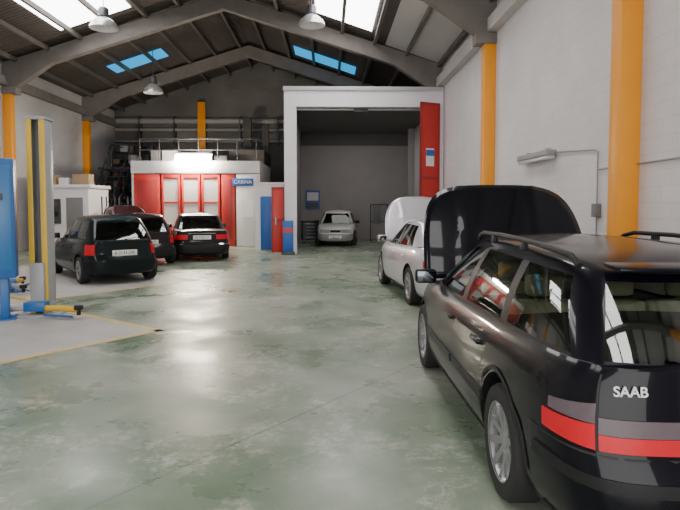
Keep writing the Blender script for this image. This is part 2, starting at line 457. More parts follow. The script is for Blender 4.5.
    def mirror(s,y,z=None,mat=None):
        z=z or s.zt(y)+.04
        for sd in(1,-1):
            B(s.root,'door_mirror',min(sd*(s.W-.07),sd*(s.W+.13)),max(sd*(s.W-.07),sd*(s.W+.13)),y-.05,y+.07,z-.06,z+.07,mat or s.sp['paint'],.03,3)
            B(s.root,'mirror_glass',min(sd*(s.W-.04),sd*(s.W+.115)),max(sd*(s.W-.04),sd*(s.W+.115)),y-.055,y-.047,z-.045,z+.055,MIRR,.002)
    def handles(s,ys,z,mat=None):
        for y in ys:
            q=s.qy(y)
            p=s.pz(q,z)
            for sd in(1,-1):
                B(s.root,'door_handle',sd*p.x-.03,sd*p.x+.03,y-.09,y+.09,z-.016,z+.016,mat or BLACKP,.012,3)
    def seams(s,ys,zlo,zhi=None):
        for y in ys:
            if isinstance(y,tuple): pts=[(s.qy(a),b) for a,b in y]
            else: pts=[(s.qy(y),zlo),(s.qy(y),(zhi or s.zt(y)-.03))]
            s.line('door_seam',pts,INK)
    def bonnet(s,ang,length,hw,y0=None,zoff=0,mat=None,n=4.2,dz=.13):
        g=s.sp['gh']; y0=y0 or g['yb'][1]+.08; z0=s.zt(y0)+.02+zoff; V=[];F=[];na,nb=24,16
        for i in range(nb+1):
            for j in range(na+1):
                a=-1+2*j/na; b=i/nb; m=max(abs(a),b)
                k=1 if m<1e-6 else m/((abs(a)**n+b**n)**(1/n))
                aa,bb=a*k,b*k
                x=aa*hw*(1-.05*bb); y=bb*length; z=.05*(1-aa*aa)-dz*bb*bb+ (.012 if .42<abs(aa)<.5 else 0)
                V.append((x,y,z))
        for i in range(nb):
            for j in range(na):
                p=i*(na+1)+j; F.append((p,p+1,p+na+2,p+na+1))
        o=mkobj('open_bonnet',V,F,mat or s.sp['paint'],s.root,None,60); o.location=(0,y0,z0); o.rotation_euler=(ang,0,0)
        md=o.modifiers.new('t','SOLIDIFY'); md.thickness=.03; md.offset=-1
        c,sn=math.cos(ang),math.sin(ang)
        tube('bonnet_strut',[(hw*.8,y0+length*.95*0.5,z0-.06),(hw*.8,y0+length*.55*c,z0+length*.55*sn-.06)],.008,STEEL,s.root)
        B(s.root,'engine_cover',-.32,.3,y0+.2,y0+.75,z0-.12,z0+.005,DSTEEL,.04,3)
        B(s.root,'battery',.38,.56,y0+.15,y0+.45,z0-.1,z0-.01,BLACKP,.01)
    def plate(s,z,rear=True,txt='9253 BKP',y=None,w=.26,h=.06):
        q=0 if rear else 4; p=s.pz(q,z); sg=-1 if rear else 1; y=p.y+sg*.012
        B(s.root,'number_plate',-w,w,y-.008,y+.008,z-h,z+h,PLATE,.004)
        text('plate_text',txt,.092,(0,y+sg*.010,z),(math.pi/2,0,0 if rear else math.pi),INK,s.root,.001)

WP=[(0,.90),(.08,.955),(.2,.985),(.4,1.0),(.6,1.0),(.75,.99),(.87,.965),(.95,.935),(1,.905)]

# ---- black station wagon (foreground right)
black=paint('black_car_paint',(.003,.003,.006),0,.35,.10,.6,1.34)
sp=dict(L=4.80,W=.90,zb=.19,R=.325,paint=black,axles=(-1.37,1.33),n=9,nf=4.2,lip=BLACKP,open=True,glass=GLASS,seat=BEIGE,spokes=10,bow=.07,
 ztop=[(-2.4,.985),(-1.5,.975),(-.5,.95),(.6,.93),(1.15,.92),(1.7,.86),(2.15,.76),(2.4,.66)],
 wprof=WP,
 rprof=[(0,.10),(.08,.02),(.2,0),(.42,0),(.49,.02),(.54,.075),(.60,.09),(1,.15)],
 fprof=[(0,.14),(.1,.03),(.4,0),(.65,.03),(.85,.1),(1,.2)],
 gh=dict(yb=(-2.225,1.2),yt=(-1.86,.36),wb=.815,wt=.625,n=8,ru=.88,crown=.055,
   zr=[(-1.9,1.345),(-1.4,1.375),(-.6,1.395),(0,1.39),(.4,1.355)],
   side=[(-2.02,-1.66,1),(-1.22,-1.16,2),(-1.10,-1.05,1),(-.24,-.32,2),(-.12,-.22,1),(.95,.20,0)]))
c=Car('black_station_wagon',(1.86,4.62),0,sp)
c.patch('tail_lamp_red',.86,1.12,.64,.745,TAILR,.010,14,4,zf=lambda f:(.64+.012*f,.745-.012*f))
c.patch('tail_lamp_smoked',.86,1.09,.747,.83,TAILW,.010,14,3,zf=lambda f:(.747,.83-.035*f))
c.patch('tailgate_lamp_red',0.32,.845,.64,.705,TAILR,.008,10,2)
c.patch('tailgate_lamp_smoked',0.32,.845,.707,.775,TAILW,.008,10,2)
c.patch('rear_bumper_moulding',0.0,1.2,.50,.55,BLACKP,.014,16,2)
c.patch('rear_bumper_lower_lip',0.0,1.18,.22,.27,BLACKP,.010,14,1)
c.line('bumper_seam',[(0,.62),(.6,.62),(1.0,.62),(1.2,.62)],INK,.010,.003)
c.line('tailgate_seam',[(.855,.63),(.855,.8),(.87,.95)],INK,.010,.003)
for a,b in((-1.02,.95),(-.18,1.0)):
    c.patch('side_moulding',c.qy(a if a<-.5 else -.14),c.qy(-.2 if a<-.5 else .88),.46,.52,BLACKP,.014,10,2)
c.patch('sill_trim',c.qy(-.98),c.qy(.94),.2,.26,BLACKP,.012,14,1)
c.seams([-.17,((.93,.28),(.98,.6),(.99,.88)),((-.93,.36),(-.98,.62),(-1.12,.78),(-1.17,.94))],.26,.93)
c.handles((-.86,-.02),.80,black); c.mirror(.86,1.0)
c.patch('head_lamp',3.1,3.75,.56,.70,HEADL,.008,8,2)
c.patch('grille',3.78,4,.52,.66,BLACKP,.01,4,2)
c.bonnet(math.radians(66),1.10,.87,n=4.6)
c.plate(.38,False)
c.plate(.86,True,'B 4471 XK')
p=c.pz(.72,.89); text('tailgate_badge','SAAB',.060,(-p.x,p.y-.016,.895),(math.pi/2-.1,0,-.10),MARK,c.root,.003,.001)
for sd in(1,-1):
    pts=[(sd*.60,-1.75,1.375),(sd*.605,-1.66,1.42),(sd*.615,-1.2,1.452),(sd*.615,-.5,1.465),(sd*.61,0,1.458),(sd*.6,.14,1.43),(sd*.59,.2,1.395)]
    tube('roof_rail',pts,.017,BLACKP,c.root)
    for y,z in((-.95,1.44),(-.3,1.45)): B(c.root,'rail_foot',sd*.61-.015,sd*.61+.015,y-.04,y+.04,z-.05,z+.015,BLACKP,.006)
tube('rear_wiper',[(0,-2.285,1.03),(-.05,-2.28,1.06),(-.38,-2.245,1.1)],.009,BLACKP,c.root)
B(c.root,'roof_spoiler',-.52,.52,-2.0,-1.82,1.375,1.395,black,.009,2,(math.radians(4),0,0))

# ---- silver sedan with open bonnet
silver=paint('silver_car_paint',(.56,.555,.58),.3,.35)
sp2=dict(L=4.6,W=.89,zb=.19,R=.32,paint=silver,axles=(-1.3,1.3),n=6,nf=4.2,open=True,glass=GLASSD,
 ztop=[(-2.3,.93),(-1.6,.98),(-.5,.95),(.6,.93),(1.1,.92),(1.7,.85),(2.1,.75),(2.3,.66)],wprof=WP,
 rprof=[(0,.12),(.08,.02),(.3,0),(.5,.02),(.7,.05),(1,.12)],fprof=[(0,.12),(.1,.03),(.4,0),(.65,.03),(.85,.1),(1,.2)],
 gh=dict(yb=(-1.75,1.1),yt=(-1.0,.32),wb=.80,wt=.60,n=6,ru=.88,crown=.055,zr=[(-1.1,1.33),(-.6,1.37),(0,1.375),(.35,1.34)],
  side=[(-1.25,-.86,1),(-.95,-.78,2),(-.88,-.72,1),(-.2,-.27,2),(-.1,-.18,1),(.86,.18,0)]))
c=Car('silver_sedan_car',(2.10,11.1),math.radians(5),sp2)
c.patch('tail_lamp_red',.62,1.03,.68,.79,TAILR,.010,12,3)
c.patch('rear_bumper_seam_strip',0.0,1.2,.56,.58,BLACKP,.006,16,1)
c.seams([-.16,((.9,.28),(.95,.6),(.96,.88)),((-.9,.36),(-.95,.6),(-1.05,.94))],.26,.93)
c.handles((-.82,0),.80,silver); c.mirror(.8,1.0)
c.patch('head_lamp',3.1,3.75,.56,.70,HEADL,.008,8,2); c.patch('grille',3.78,4,.4,.68,BLACKP,.01,4,2)
c.patch('sill_trim',c.qy(-.9),c.qy(.9),.2,.25,BLACKP,.012,14,1)
c.bonnet(math.radians(62),1.10,.78,n=3.2); c.plate(.6,True)

# ---- dark green hatchback
green=paint('dark_green_car_paint',(.003,.009,.010),0,.35,.12,.5,1.38)
def hatch(paintm,seat=GREYC,clad=-1,W=.83,L=3.72,openb=False):
    return dict(L=L,W=W,zb=.2,R=.29,paint=paintm,axles=(-L/2+.64,L/2-.68),n=6,nf=4.2,open=openb,glass=GLASSD,seat=seat,spokes=7,seats=[(-.1,2),(-.8,2)],clad=clad,lip=BLACKP,
     ztop=[(-L/2,.92),(-1.0,.93),(0,.91),(.75,.89),(1.25,.82),(1.6,.74),(L/2,.64)],wprof=WP,
     rprof=[(0,.10),(.08,.02),(.2,0),(.42,0),(.5,.04),(.58,.08),(1,.14)],fprof=[(0,.14),(.1,.03),(.4,0),(.65,.04),(.85,.1),(1,.2)],
     gh=dict(yb=(-L/2+.13,.85),yt=(-L/2+.48,.12),wb=.745,wt=.58,n=6,ru=.84,crown=.06,zr=[(-L/2+.4,1.34),(-.8,1.385),(-.2,1.39),(.15,1.36)],
      side=[(-L/2+.42,-L/2+.66,1),(-.92,-.86,2),(-.84,-.79,1),(-.12,-.22,2),(-.03,-.14,1),(.64,.02,0)]))
def dress_hatch(c,bump=BLACKP,txt='B 2143 OK'):
    c.patch('tail_lamp_red',.78,1.08,.62,.84,TAILR,.010,10,3)
    c.patch('rear_bumper',0.0,1.24,.27,.50,bump,.020,18,4)
    c.patch('front_bumper',2.9,4,.27,.50,bump,.020,14,4)
    c.patch('side_moulding',c.qy(-.75),c.qy(.68),.44,.49,BLACKP,.012,10,1)
    c.line('tailgate_seam',[(.76,.52),(.76,.9)],INK,.008,.003)
    c.seams([-.1,((.66,.3),(.7,.6),(.7,.86)),((-.72,.36),(-.8,.6),(-.86,.88))],.26,.9)
    c.handles((-.68,.02),.76); c.mirror(.56,.96,BLACKP)
    c.patch('head_lamp',3.1,3.7,.54,.68,HEADL,.008,8,2); c.patch('grille',3.72,4,.56,.66,BLACKP,.01,4,2)
    c.plate(.66,True,txt); c.plate(.38,False,txt)
    tube('rear_wiper',[(0,-c.L/2+.08,.95),(.3,-c.L/2+.1,.99)],.008,BLACKP,c.root)
c=Car('dark_green_hatchback_car',(-5.42,13.9),math.radians(37),hatch(green)); dress_hatch(c,M('green_black_bumper',(.005,.010,.010),.45,spec=.2))
maroon=paint('dark_maroon_car_paint',(.012,.006,.008),0,.35,.2,.6,1.4)
c=Car('dark_hatchback_car',(-5.85,17.6),math.radians(30),hatch(maroon,W=.84,L=3.9,openb=True)); dress_hatch(c,M('dark_bumper',(.015,.015,.018),.5,spec=.3),'B 8816 PT')
c.bonnet(math.radians(60),.95,.7,mat=paint('dark_red_bonnet_paint',(.05,.012,.012),0,.35,.2,.6,1.4))
# ---- black boot sedan
blk2=paint('black_sedan_paint',(.008,.006,.009),0,.35,.2,.6,1.4)
sp3=dict(L=4.42,W=.87,zb=.2,R=.30,paint=blk2,axles=(-1.25,1.35),n=8,nf=6,glass=GLASSD,spokes=8,
 ztop=[(-2.2,.90),(-1.5,.94),(-.5,.93),(.5,.92),(1.0,.91),(1.7,.85),(2.2,.74)],wprof=WP,
 rprof=[(0,.10),(.08,.02),(.2,0),(.4,0),(.48,.04),(.6,.06),(1,.10)],fprof=[(0,.1),(.1,.03),(.4,0),(.6,.05),(.85,.07),(1,.12)],
 gh=dict(yb=(-1.45,1.0),yt=(-.95,.30),wb=.77,wt=.61,n=8,ru=.88,crown=.05,zr=[(-1.0,1.33),(-.5,1.36),(0,1.36),(.3,1.33)],
  side=[(-1.1,-.78,1),(-.85,-.68,2),(-.78,-.64,1),(-.15,-.22,2),(-.06,-.14,1),(.8,.18,0)]))
c=Car('black_sedan_car',(-4.32,19.3),math.radians(16),sp3)
c.patch('tail_lamp_red',.5,1.05,.66,.80,TAILR,.010,12,3); c.patch('rear_bumper',0,1.2,.28,.5,BLACKP,.02,16,3); c.patch('bumper_chrome_strip',0,1.2,.50,.53,CHROME,.022,16,1)
c.seams([-.1],.26,.9); c.handles((-.7,.05),.78); c.mirror(.7,.98); c.plate(.72,True,'M 7720 LF'); c.patch('head_lamp',3.1,3.6,.56,.70,HEADL,.008,8,2)
c.patch('grille',3.65,4,.54,.7,BLACKP,.01,4,2); c.patch('boot_chrome_strip',0,.5,.83,.845,CHROME,.008,6,1)
# ---- white compact inside workshop room, facing the camera
whitec=paint('white_car_paint',(.74,.74,.70),0,.35)
c=Car('white_hatchback_car',(.42,25.3),math.radians(176),hatch(whitec)); dress_hatch(c,M('grey_bumper',(.3,.3,.3),.5),'B 5530 SW')

# ---------------------------------------------------------------- building shell
XL,XR,Y0,Y1=-11.2,4.0,-4.0,31.0; XC=(XL+XR)/2; RZ=9.15; SL=1/3
def rz(x): return RZ-abs(x-XC)*SL
ez=rz(XR)
B(None,'floor',XL-.3,XR+.3,Y0-6,Y1+.3,-.2,0,FLOOR)
B(None,'wall_right',XR,XR+.25,Y0,Y1,0,ez,WALLW)
B(None,'wall_left',XL-.25,XL,Y0,Y1,0,ez,WALLL)
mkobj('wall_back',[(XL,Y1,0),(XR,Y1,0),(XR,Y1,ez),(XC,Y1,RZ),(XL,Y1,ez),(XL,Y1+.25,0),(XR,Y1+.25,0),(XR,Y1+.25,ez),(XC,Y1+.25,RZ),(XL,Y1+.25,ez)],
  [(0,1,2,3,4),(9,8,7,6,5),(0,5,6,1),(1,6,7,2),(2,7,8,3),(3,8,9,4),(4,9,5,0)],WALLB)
def gable(name,pts,y,th,mat,parent=None):
    n=len(pts); V=[(x,y,z) for x,z in pts]+[(x,y+th,z) for x,z in pts]
    F=[tuple(range(n)),tuple(range(2*n-1,n-1,-1))]+[(i,i+n,(i+1)%n+n,(i+1)%n) for i in range(n)]
    o=mkobj(name,V,F,mat,parent)
    bm=bmesh.new(); bm.from_mesh(o.data); bmesh.ops.recalc_face_normals(bm,faces=bm.faces[:]); bm.to_mesh(o.data); bm.free()
    return o
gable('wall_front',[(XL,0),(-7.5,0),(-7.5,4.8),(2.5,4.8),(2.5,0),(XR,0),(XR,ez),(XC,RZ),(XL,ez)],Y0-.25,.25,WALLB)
V=[];F=[]
for x in(XL-.3,XC,XR+.3):
    for y in(Y0-.3,Y1+.3):
        for dz in(0,.08): V.append((x,y,rz(x)+dz))
ceil=mkobj('ceiling',V,[(0,2,6,4),(4,6,10,8),(1,5,7,3),(5,9,11,7),(0,4,5,1),(4,8,9,5),(2,3,7,6),(6,7,11,10),(0,1,3,2),(8,10,11,9)],ROOF)
bm=bmesh.new(); bm.from_mesh(ceil.data); bmesh.ops.recalc_face_normals(bm,faces=bm.faces[:]); bm.to_mesh(ceil.data); bm.free()
def slab(name,x0,x1,y0,y1,d,th,mat,parent=None):
    V=[(x,y,rz(x)-d-k) for k in(0,th) for x,y in((x0,y0),(x1,y0),(x1,y1),(x0,y1))]
    return mkobj(name,V,[(0,1,2,3),(7,6,5,4),(0,4,5,1),(1,5,6,2),(2,6,7,3),(3,7,4,0)],mat,parent)
slab('ceiling_lining_panel',2.0,XR,Y0,20.4,.02,.03,ROOFL)
k=1
for y0,y1 in((-2,3),(8.6,12.8),(15.3,19.5)):
    for x0,x1 in((-8.75,-6.45),(-.4,1.45)):
        slab('window_skylight_%d'%k,x0,x1,y0,y1,.03,.02,SKYW); k+=1
for x0,x1,y0,y1 in((-9.0,-6.8,24.1,25.3),(-1.45,1.2,24.9,26.3)):
    slab('window_skylight_%d'%k,x0,x1,y0,y1,.03,.02,SKYB); k+=1
pu=empty('roof_purlins')
x=XL+.5
while x<XR:
    if abs(x-XC)>.2:
        B(pu,'purlin',x-.05,x+.05,Y0,Y1,rz(x)-.20,rz(x)-.055,PURL)
    x+=1.12
frames=[.9,7.4,13.9,20.4,26.9]
for fy in frames:
    f=empty('portal_frame')
    for sd in(1,-1):
        wx=XR if sd>0 else XL
        def X(d): return wx-sd*d
        pts=[(X(0),rz(X(0))-.06),(XC,RZ-.06-.15),(XC,RZ-.72),(X(1.7),rz(X(1.7))-.62),(X(.3),5.62),(X(0),5.62)]
        gable('rafter',pts,fy,.28,CONC,f)
        B(f,'column',min(X(0),X(.28)),max(X(0),X(.28)),fy,fy+.27,0,5.62,GREYW if (sd>0 and fy>20) else ORANGE,.01)
        B(f,'corbel',min(X(0),X(.5)),max(X(0),X(.5)),fy-.06,fy+.33,5.5,5.74,CONC,.02)
B(None,'trim_1',XL,XL+.22,Y0,Y1,5.78,6.1,CONC)
B(None,'trim_2',XR-.22,XR,Y0,Y1,5.78,6.1,ROOFL)

# ---------------------------------------------------------------- floor bays
def bay(name,A,l1,l2):
    d1=Vector((-.61,-.79,0)).normalized(); d2=Vector((-.79,.61,0)).normalized()
    e=empty(name); A=Vector((*A,.002))
    P=[A,A+d1*l1,A+d1*l1+d2*l2,A+d2*l2]
    mkobj('painted_slab',[p for p in P]+[p-Vector((0,0,.0015)) for p in P],[(0,3,2,1),(4,5,6,7)],GREYFL,e)
    w=.11; up=Vector((0,0,.002))
    for a,b,n in((P[0],P[1],d2),(P[0],P[3],d1),(P[1],P[2],-d1),(P[3],P[2],d1)):
        mkobj('yellow_line',[a+up,b+up,b+n*w+up,a+n*w+up],[(0,1,2,3)],YLINE,e)
bay('floor_marking',(-2.2,7.75),4.2,5.2)
bay('floor_marking',(-2.9,13.0),3.6,6.0)

# ---------------------------------------------------------------- two post lift
LG=M('lift_light_grey',(.36,.37,.38),.4,0,.08,4)
def post(e,px,py,ang,main,h=2.95,cab=False):
    p=empty('lift_post'); p.parent=e; p.location=(px,py,0); p.rotation_euler=(0,0,ang)
    B(p,'base_plate',-.34,.34,-.42,.32,0.004,.03,BLUEL if cab else LG,.006)
    B(p,'column_back',-.12,.12,.10,.13,.03,h,main,.004)
    B(p,'column_side_a',-.135,-.11,-.13,.13,.03,h,main,.004)
    B(p,'column_side_b',.11,.135,-.13,.13,.03,h,main,.004)
    B(p,'column_lip_a',-.135,-.055,-.15,-.13,.03,h,YELLOW,.003)
    B(p,'column_lip_b',.055,.135,-.15,-.13,.03,h,YELLOW,.003)
    B(p,'column_cap',-.155,.155,-.16,.15,h,h+.04,LG,.006)
    tube('lifting_screw',[(0,0,.05),(0,0,h)],.03,STEEL,p)
    B(p,'carriage',-.10,.10,-.22,-.02,.1,.80,LG if not cab else BLUEL,.01)
    B(p,'carriage_foot',-.16,.16,-.34,-.15,.08,.22,BLUEL,.015)
    for sd in(1,-1):
        tip=(sd*.70,-.45,.13); st=(sd*.12,-.28,.13)
        tube('swing_arm',[st,(sd*.42,-.34,.13),tip],.045,LG if sd<0 else YELLOW,p)
        lathe('lifting_pad',[(0.001,.19),(.065,.19),(.065,.13),(.03,.12),(.03,.05),(.001,.05)],20,RUBBER,p,'Z').location=(tip[0],tip[1],0)
        tube('arm_guard',[(sd*.2,-.45,.05),(sd*.42,-.5,.05),(sd*.66,-.6,.05)],.018,BLUEL,p)
    if cab:
        B(p,'motor_cabinet',-.18,.18,.14,.36,1.35,2.15,BLUEL,.02)
        B(p,'switch_panel',-.1,.1,.36,.39,1.5,1.8,DSTEEL,.01)
    for sx in(-.26,.26):
        for sy in(-.32,.24): lathe('anchor_bolt',[(.001,.055),(.018,.055),(.018,.03)],8,STEEL,p,'Z').location=(sx,sy,0)
lift=empty('two_post_car_lift')
post(lift,-4.42,9.05,math.radians(2),LG,2.97)
post(lift,-6.42,11.3,math.radians(-62+180),BLUEL,2.75,True)
lc=empty('lift_control_cabinet',(-4.74,8.55,0),math.radians(20))
B(lc,'cabinet_shell',-.17,.17,-.14,.14,.62,2.35,BLUEL,.015); B(lc,'cabinet_stand',-.06,.06,-.05,.05,0,.62,BLUEL,.01)
B(lc,'cabinet_foot',-.15,.15,-.13,.13,0,.02,BLUEL); B(lc,'cabinet_door',-.14,.14,-.155,-.14,.75,2.25,M('cabinet_door_blue',(.02,.15,.38),.35),.004)
B(lc,'switch',-.03,.03,-.18,-.155,1.75,1.85,DSTEEL,.01)

# ---------------------------------------------------------------- back room (white box with big opening)
bx=empty('trim_workshop_room')
yb=20.05; LX=-1.50; RX=3.98; top=5.66
B(bx,'front_post_left',LX,LX+.42,yb,yb+.3,0,top,WHITEP)
B(bx,'front_header',LX+.42,RX-.01,yb,yb+.3,top-.62,top,WHITEP)
B(bx,'header_ledge',LX-.03,RX,yb-.05,yb+.02,top-.08,top+.06,M('header_edge_grey',(.5,.5,.52),.5),.01)
B(bx,'front_post_right',RX-.2,RX,yb,yb+.3,0,top-.62,WHITEP)
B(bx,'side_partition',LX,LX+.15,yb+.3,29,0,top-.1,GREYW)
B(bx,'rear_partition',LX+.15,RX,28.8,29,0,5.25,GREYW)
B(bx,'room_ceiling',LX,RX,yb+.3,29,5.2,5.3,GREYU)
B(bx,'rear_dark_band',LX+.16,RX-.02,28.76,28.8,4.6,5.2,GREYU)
tube('door_rail',[(LX+.4,yb+.38,5.01),(RX-.3,yb+.38,5.01)],.05,STEEL,bx)
B(bx,'door_track_box',.9,1.4,yb+.3,yb+.55,4.9,5.1,DSTEEL,.02)
d1=empty('door_1',(RX-.16,yb-.06,0),math.radians(-154))
def leaf(e,w,z0,z1,frame,m):
    B(e,'leaf_panel',0,w,-.03,.03,z0,z1,m,.004)
    B(e,'leaf_edge_a',0,.06,-.045,.045,z0,z1,frame,.004); B(e,'leaf_edge_b',w-.06,w,-.045,.045,z0,z1,frame,.004)
    B(e,'leaf_rail_top',0,w,-.045,.045,z1-.08,z1,frame,.004); B(e,'leaf_rail_mid',0,w,-.045,.045,(z0+z1)/2-.05,(z0+z1)/2+.05,frame,.004)
    B(e,'leaf_handle',w-.16,w-.12,-.1,.1,1.0,1.25,STEEL,.01)
leaf(d1,.78,.05,5.15,REDD,RED)
B(d1,'leaf_notice',.25,.58,.05,.06,3.0,3.6,WHITEP); B(d1,'leaf_notice_band',.25,.58,.06,.065,3.35,3.55,BLUEP)
d2=empty('door_2',(LX-.02,yb-.05,0),math.radians(188))
leaf(d2,.42,.05,2.3,REDD,RED)
bd=empty('blue_sliding_barrier',(LX+.12,yb-.3,0))
B(bd,'blue_board',-.16,.2,-.03,.03,.08,1.15,BLUEP,.01); B(bd,'foot',-.2,.24,-.15,.15,0,.08,DSTEEL,.01); B(bd,'reflective_band',-.16,.2,-.04,-.03,.75,.9,RED)
rk=empty('pipe_clothes_stand',(2.4,27.2,0))
for x in(-.4,.4): tube('upright',[(x,0,.03),(x,0,1.7)],.025,DSTEEL,rk); B(rk,'foot',x-.04,x+.04,-.3,.3,0,.05,DSTEEL,.01)
tube('top_bar',[(-.4,0,1.7),(.4,0,1.7)],.025,DSTEEL,rk); tube('mid_bar',[(-.4,0,.9),(.4,0,.9)],.02,DSTEEL,rk)
B(rk,'hanging_cover',-.3,.05,-.04,.04,.8,1.68,GREYC,.03)
ps=empty('wall_poster',(-.75,28.75,0)); B(ps,'sheet',-.35,.35,-.02,0,1.5,2.4,BLUEP); B(ps,'picture',-.28,.28,-.03,-.02,1.9,2.3,WHITEP); B(ps,'dark_strip',-.28,.28,-.035,-.02,1.55,1.8,DSTEEL)
def toolcart(loc,mat,rz_=0):
    t=empty('tool_trolley',(loc[0],loc[1],0),rz_)
    B(t,'cabinet',-.35,.35,-.23,.23,.14,.92,mat,.015)
    for k in range(5): B(t,'drawer',-.32,.32,-.25,-.22,.18+k*.145,.30+k*.145,mat,.008); B(t,'drawer_handle',-.2,.2,-.265,-.25,.27+k*.145,.285+k*.145,STEEL,.003)
    B(t,'tray',-.37,.37,-.25,.25,.92,.97,BLACKP,.01)
    for x in(-.28,.28):
        for y in(-.17,.17): lathe('castor',[(.001,-.02),(.06,-.02),(.06,.02),(.001,.02)],18,RUBBER,t).location=(x,y,.06); B(t,'castor_fork',x-.03,x+.03,y-.02,y+.02,.06,.15,STEEL)
toolcart((3.3,24.2),DSTEEL,-.4)
toolcart((-.8,25.6),DSTEEL,.2)
toolcart((-7.3,21.3),RED,.3)

# ---------------------------------------------------------------- paint booth
pb=empty('paint_booth'); px0,px1,py,pt=-7.9,-2.75,23.6,3.35
B(pb,'side_wall_left',px0,px0+.1,py,28,0,pt,WHITEP); B(pb,'side_wall_right',px1-.1,px1,py,28,0,pt,WHITEP)
B(pb,'rear_wall',px0+.1,px1-.1,27.9,28,0,pt,WHITEP); B(pb,'booth_roof',px0,px1,py,28,pt,pt+.1,WHITEP)
B(pb,'fascia',px0,px1,py-.1,py,2.95,pt+.1,WHITEP,.01)
segs=[(-7.8,-6.75,'r'),(-6.7,-5.95,'d'),(-5.9,-5.15,'d'),(-5.1,-4.35,'d'),(-4.3,-3.75,'r'),(-3.7,-2.85,'w')]
PANE=M('pale_pane',(.6,.58,.57),.2,0,.05,2)
for a,b,kd in segs:
    if kd=='r': B(pb,'red_panel',a,b,py-.06,py,0.02,2.93,RED,.01); B(pb,'red_panel_inset',a+.12,b-.12,py-.075,py-.06,.3,2.7,REDD,.01)
    elif kd=='w': B(pb,'white_panel',a,b,py-.06,py,0.02,2.93,WHITEP,.01)
    else:
        B(pb,'door_frame_l',a,a+.09,py-.07,py,.02,2.93,RED,.008); B(pb,'door_frame_r',b-.09,b,py-.07,py,.02,2.93,RED,.008)
        B(pb,'door_kick_panel',a+.09,b-.09,py-.05,py,.02,.85,RED,.008); B(pb,'door_head',a+.09,b-.09,py-.07,py,2.75,2.93,RED,.008)
        B(pb,'door_window_pane',a+.09,b-.09,py-.03,py-.02,.85,2.75,PANE); B(pb,'door_bar',a+.09,b-.09,py-.06,py-.02,1.75,1.82,RED)
B(pb,'lamp_body',-6.1,-4.6,py-.42,py-.12,3.68,3.76,WHITEP,.01)
B(pb,'lit_tube',-6.05,-4.65,py-.46,py-.14,3.36,3.66,TUBE,.08,4)
for x in(-5.9,-4.8): B(pb,'lamp_bracket',x-.02,x+.02,py-.3,py,3.66,3.70,WHITEP); B(pb,'lamp_post',x-.02,x+.02,py-.02,py+.02,3.4,3.70,WHITEP)
B(pb,'blue_sign',-3.85,-3.0,py-.1,py-.07,2.45,2.75,BLUEP,.005); text('sign_text','CABINA',.2,(-3.43,py-.105,2.6),(math.pi/2,0,0),WHITEP,pb)
B(pb,'white_notice',-3.5,-3.0,py-.08,py-.06,1.2,1.9,PLATE)
# extraction housing on the booth roof, dark against the gable
ed=empty('extraction_fan_unit')
for x,r,z1 in((-4.0,.2,6.0),(-3.1,.16,5.7)):
    B(ed,'vertical_trunk',x-r,x+r,29.2-r,29.2+r,3.6,z1,DUCT,.02)
    for k in range(3): B(ed,'trunk_flange',x-r-.03,x+r+.03,29.17-r,29.23+r,3.9+k*.7,3.95+k*.7,DUCT)
B(ed,'fan_housing',-4.5,-2.9,26.7,29.6,3.46,4.2,DUCT,.03)
# handrail and stored goods on the booth roof
hr=empty('roof_handrail')
for z in(3.95,4.4): tube('rail',[(px0+.1,24.2,z),(px1-.1,24.2,z)],.022,DSTEEL,hr)
for k in range(7): xx=px0+.15+k*.8; tube('stanchion',[(xx,24.2,3.45),(xx,24.2,4.4)],.022,DSTEEL,hr)
gd=empty('stored_goods_on_booth_roof')
xx=px0+.3
while xx<-4.8:
    ww=random.uniform(.3,.7); hh=random.uniform(.25,.9)
    B(gd,'stored_box',xx,xx+ww,25.2,25.8,3.455,3.455+hh,random.choice([CARD,DSTEEL,GREYC,DUCT,WHITEP]),.012); xx+=ww+.08
wb_=empty('trim_office_partition')
B(wb_,'board',-2.7,-1.65,21.6,21.7,0,2.45,WHITEP); B(wb_,'top_cap',-2.72,-1.63,21.57,21.73,2.45,2.52,WHITEP); B(wb_,'blue_door',-2.5,-2.1,21.55,21.6,.02,2.0,BLUEP,.01); B(wb_,'sign_red',-1.95,-1.75,21.57,21.6,1.3,1.9,RED)
ct=empty('wall_ductwork')
PIPE=M('painted_pipe_grey',(.30,.285,.28),.6,0,.15,4)
for z,r in((6.05,.15),(5.6,.08)):
    o=lathe('pipe_run',[(r,0),(r,9.5)],20,PIPE,ct,'X'); o.location=(XL+.1,30.7,z)
B(ct,'cable_tray',XL+.1,-1.8,30.6,30.95,4.95,5.05,PIPE)
for x in(-9.8,-8,-6.4,-4.6,-2.6): B(ct,'bracket',x-.04,x+.04,30.55,31,4.8,6.3,DSTEEL)
B(None,'back_wall_column',-6.75,-6.35,30.45,30.52,0,7.0,ORANGE,.01)
def shelving(name,x,y,w,h,rz_=0):
    s=empty(name,(x,y,0),rz_)
    for a in(0,w/2,w): 
        for d in(0,.45): B(s,'upright',a-.02,a+.02,d-.02,d+.02,0,h,DSTEEL)
    n=int(h/.6)
    for k in range(n):
        z=.15+k*.6; B(s,'shelf_board',-.02,w+.02,-.02,.47,z,z+.03,DSTEEL)
        xx=.05
        while xx<w-.4:
            ww=random.uniform(.18,.4); hh=random.uniform(.15,.45)
            if random.random()<.85: B(s,'stored_box',xx,xx+ww,.05,.4,z+.031,z+.03+hh,random.choice([CARD,DSTEEL,BLUEP,REDD,GREYC,WHITEP,BLACKP]),.008)
            xx+=ww+.04
shelving('storage_shelving',-11.0,29.9,2.8,4.8)
shelving('storage_shelving',-8.0,29.9,2.2,4.2)
st=empty('steel_staircase')
for k in range(12): B(st,'tread',-9.9,-9.1,24.0+k*.25,24.28+k*.25,.25+k*.27,.29+k*.27,DSTEEL)
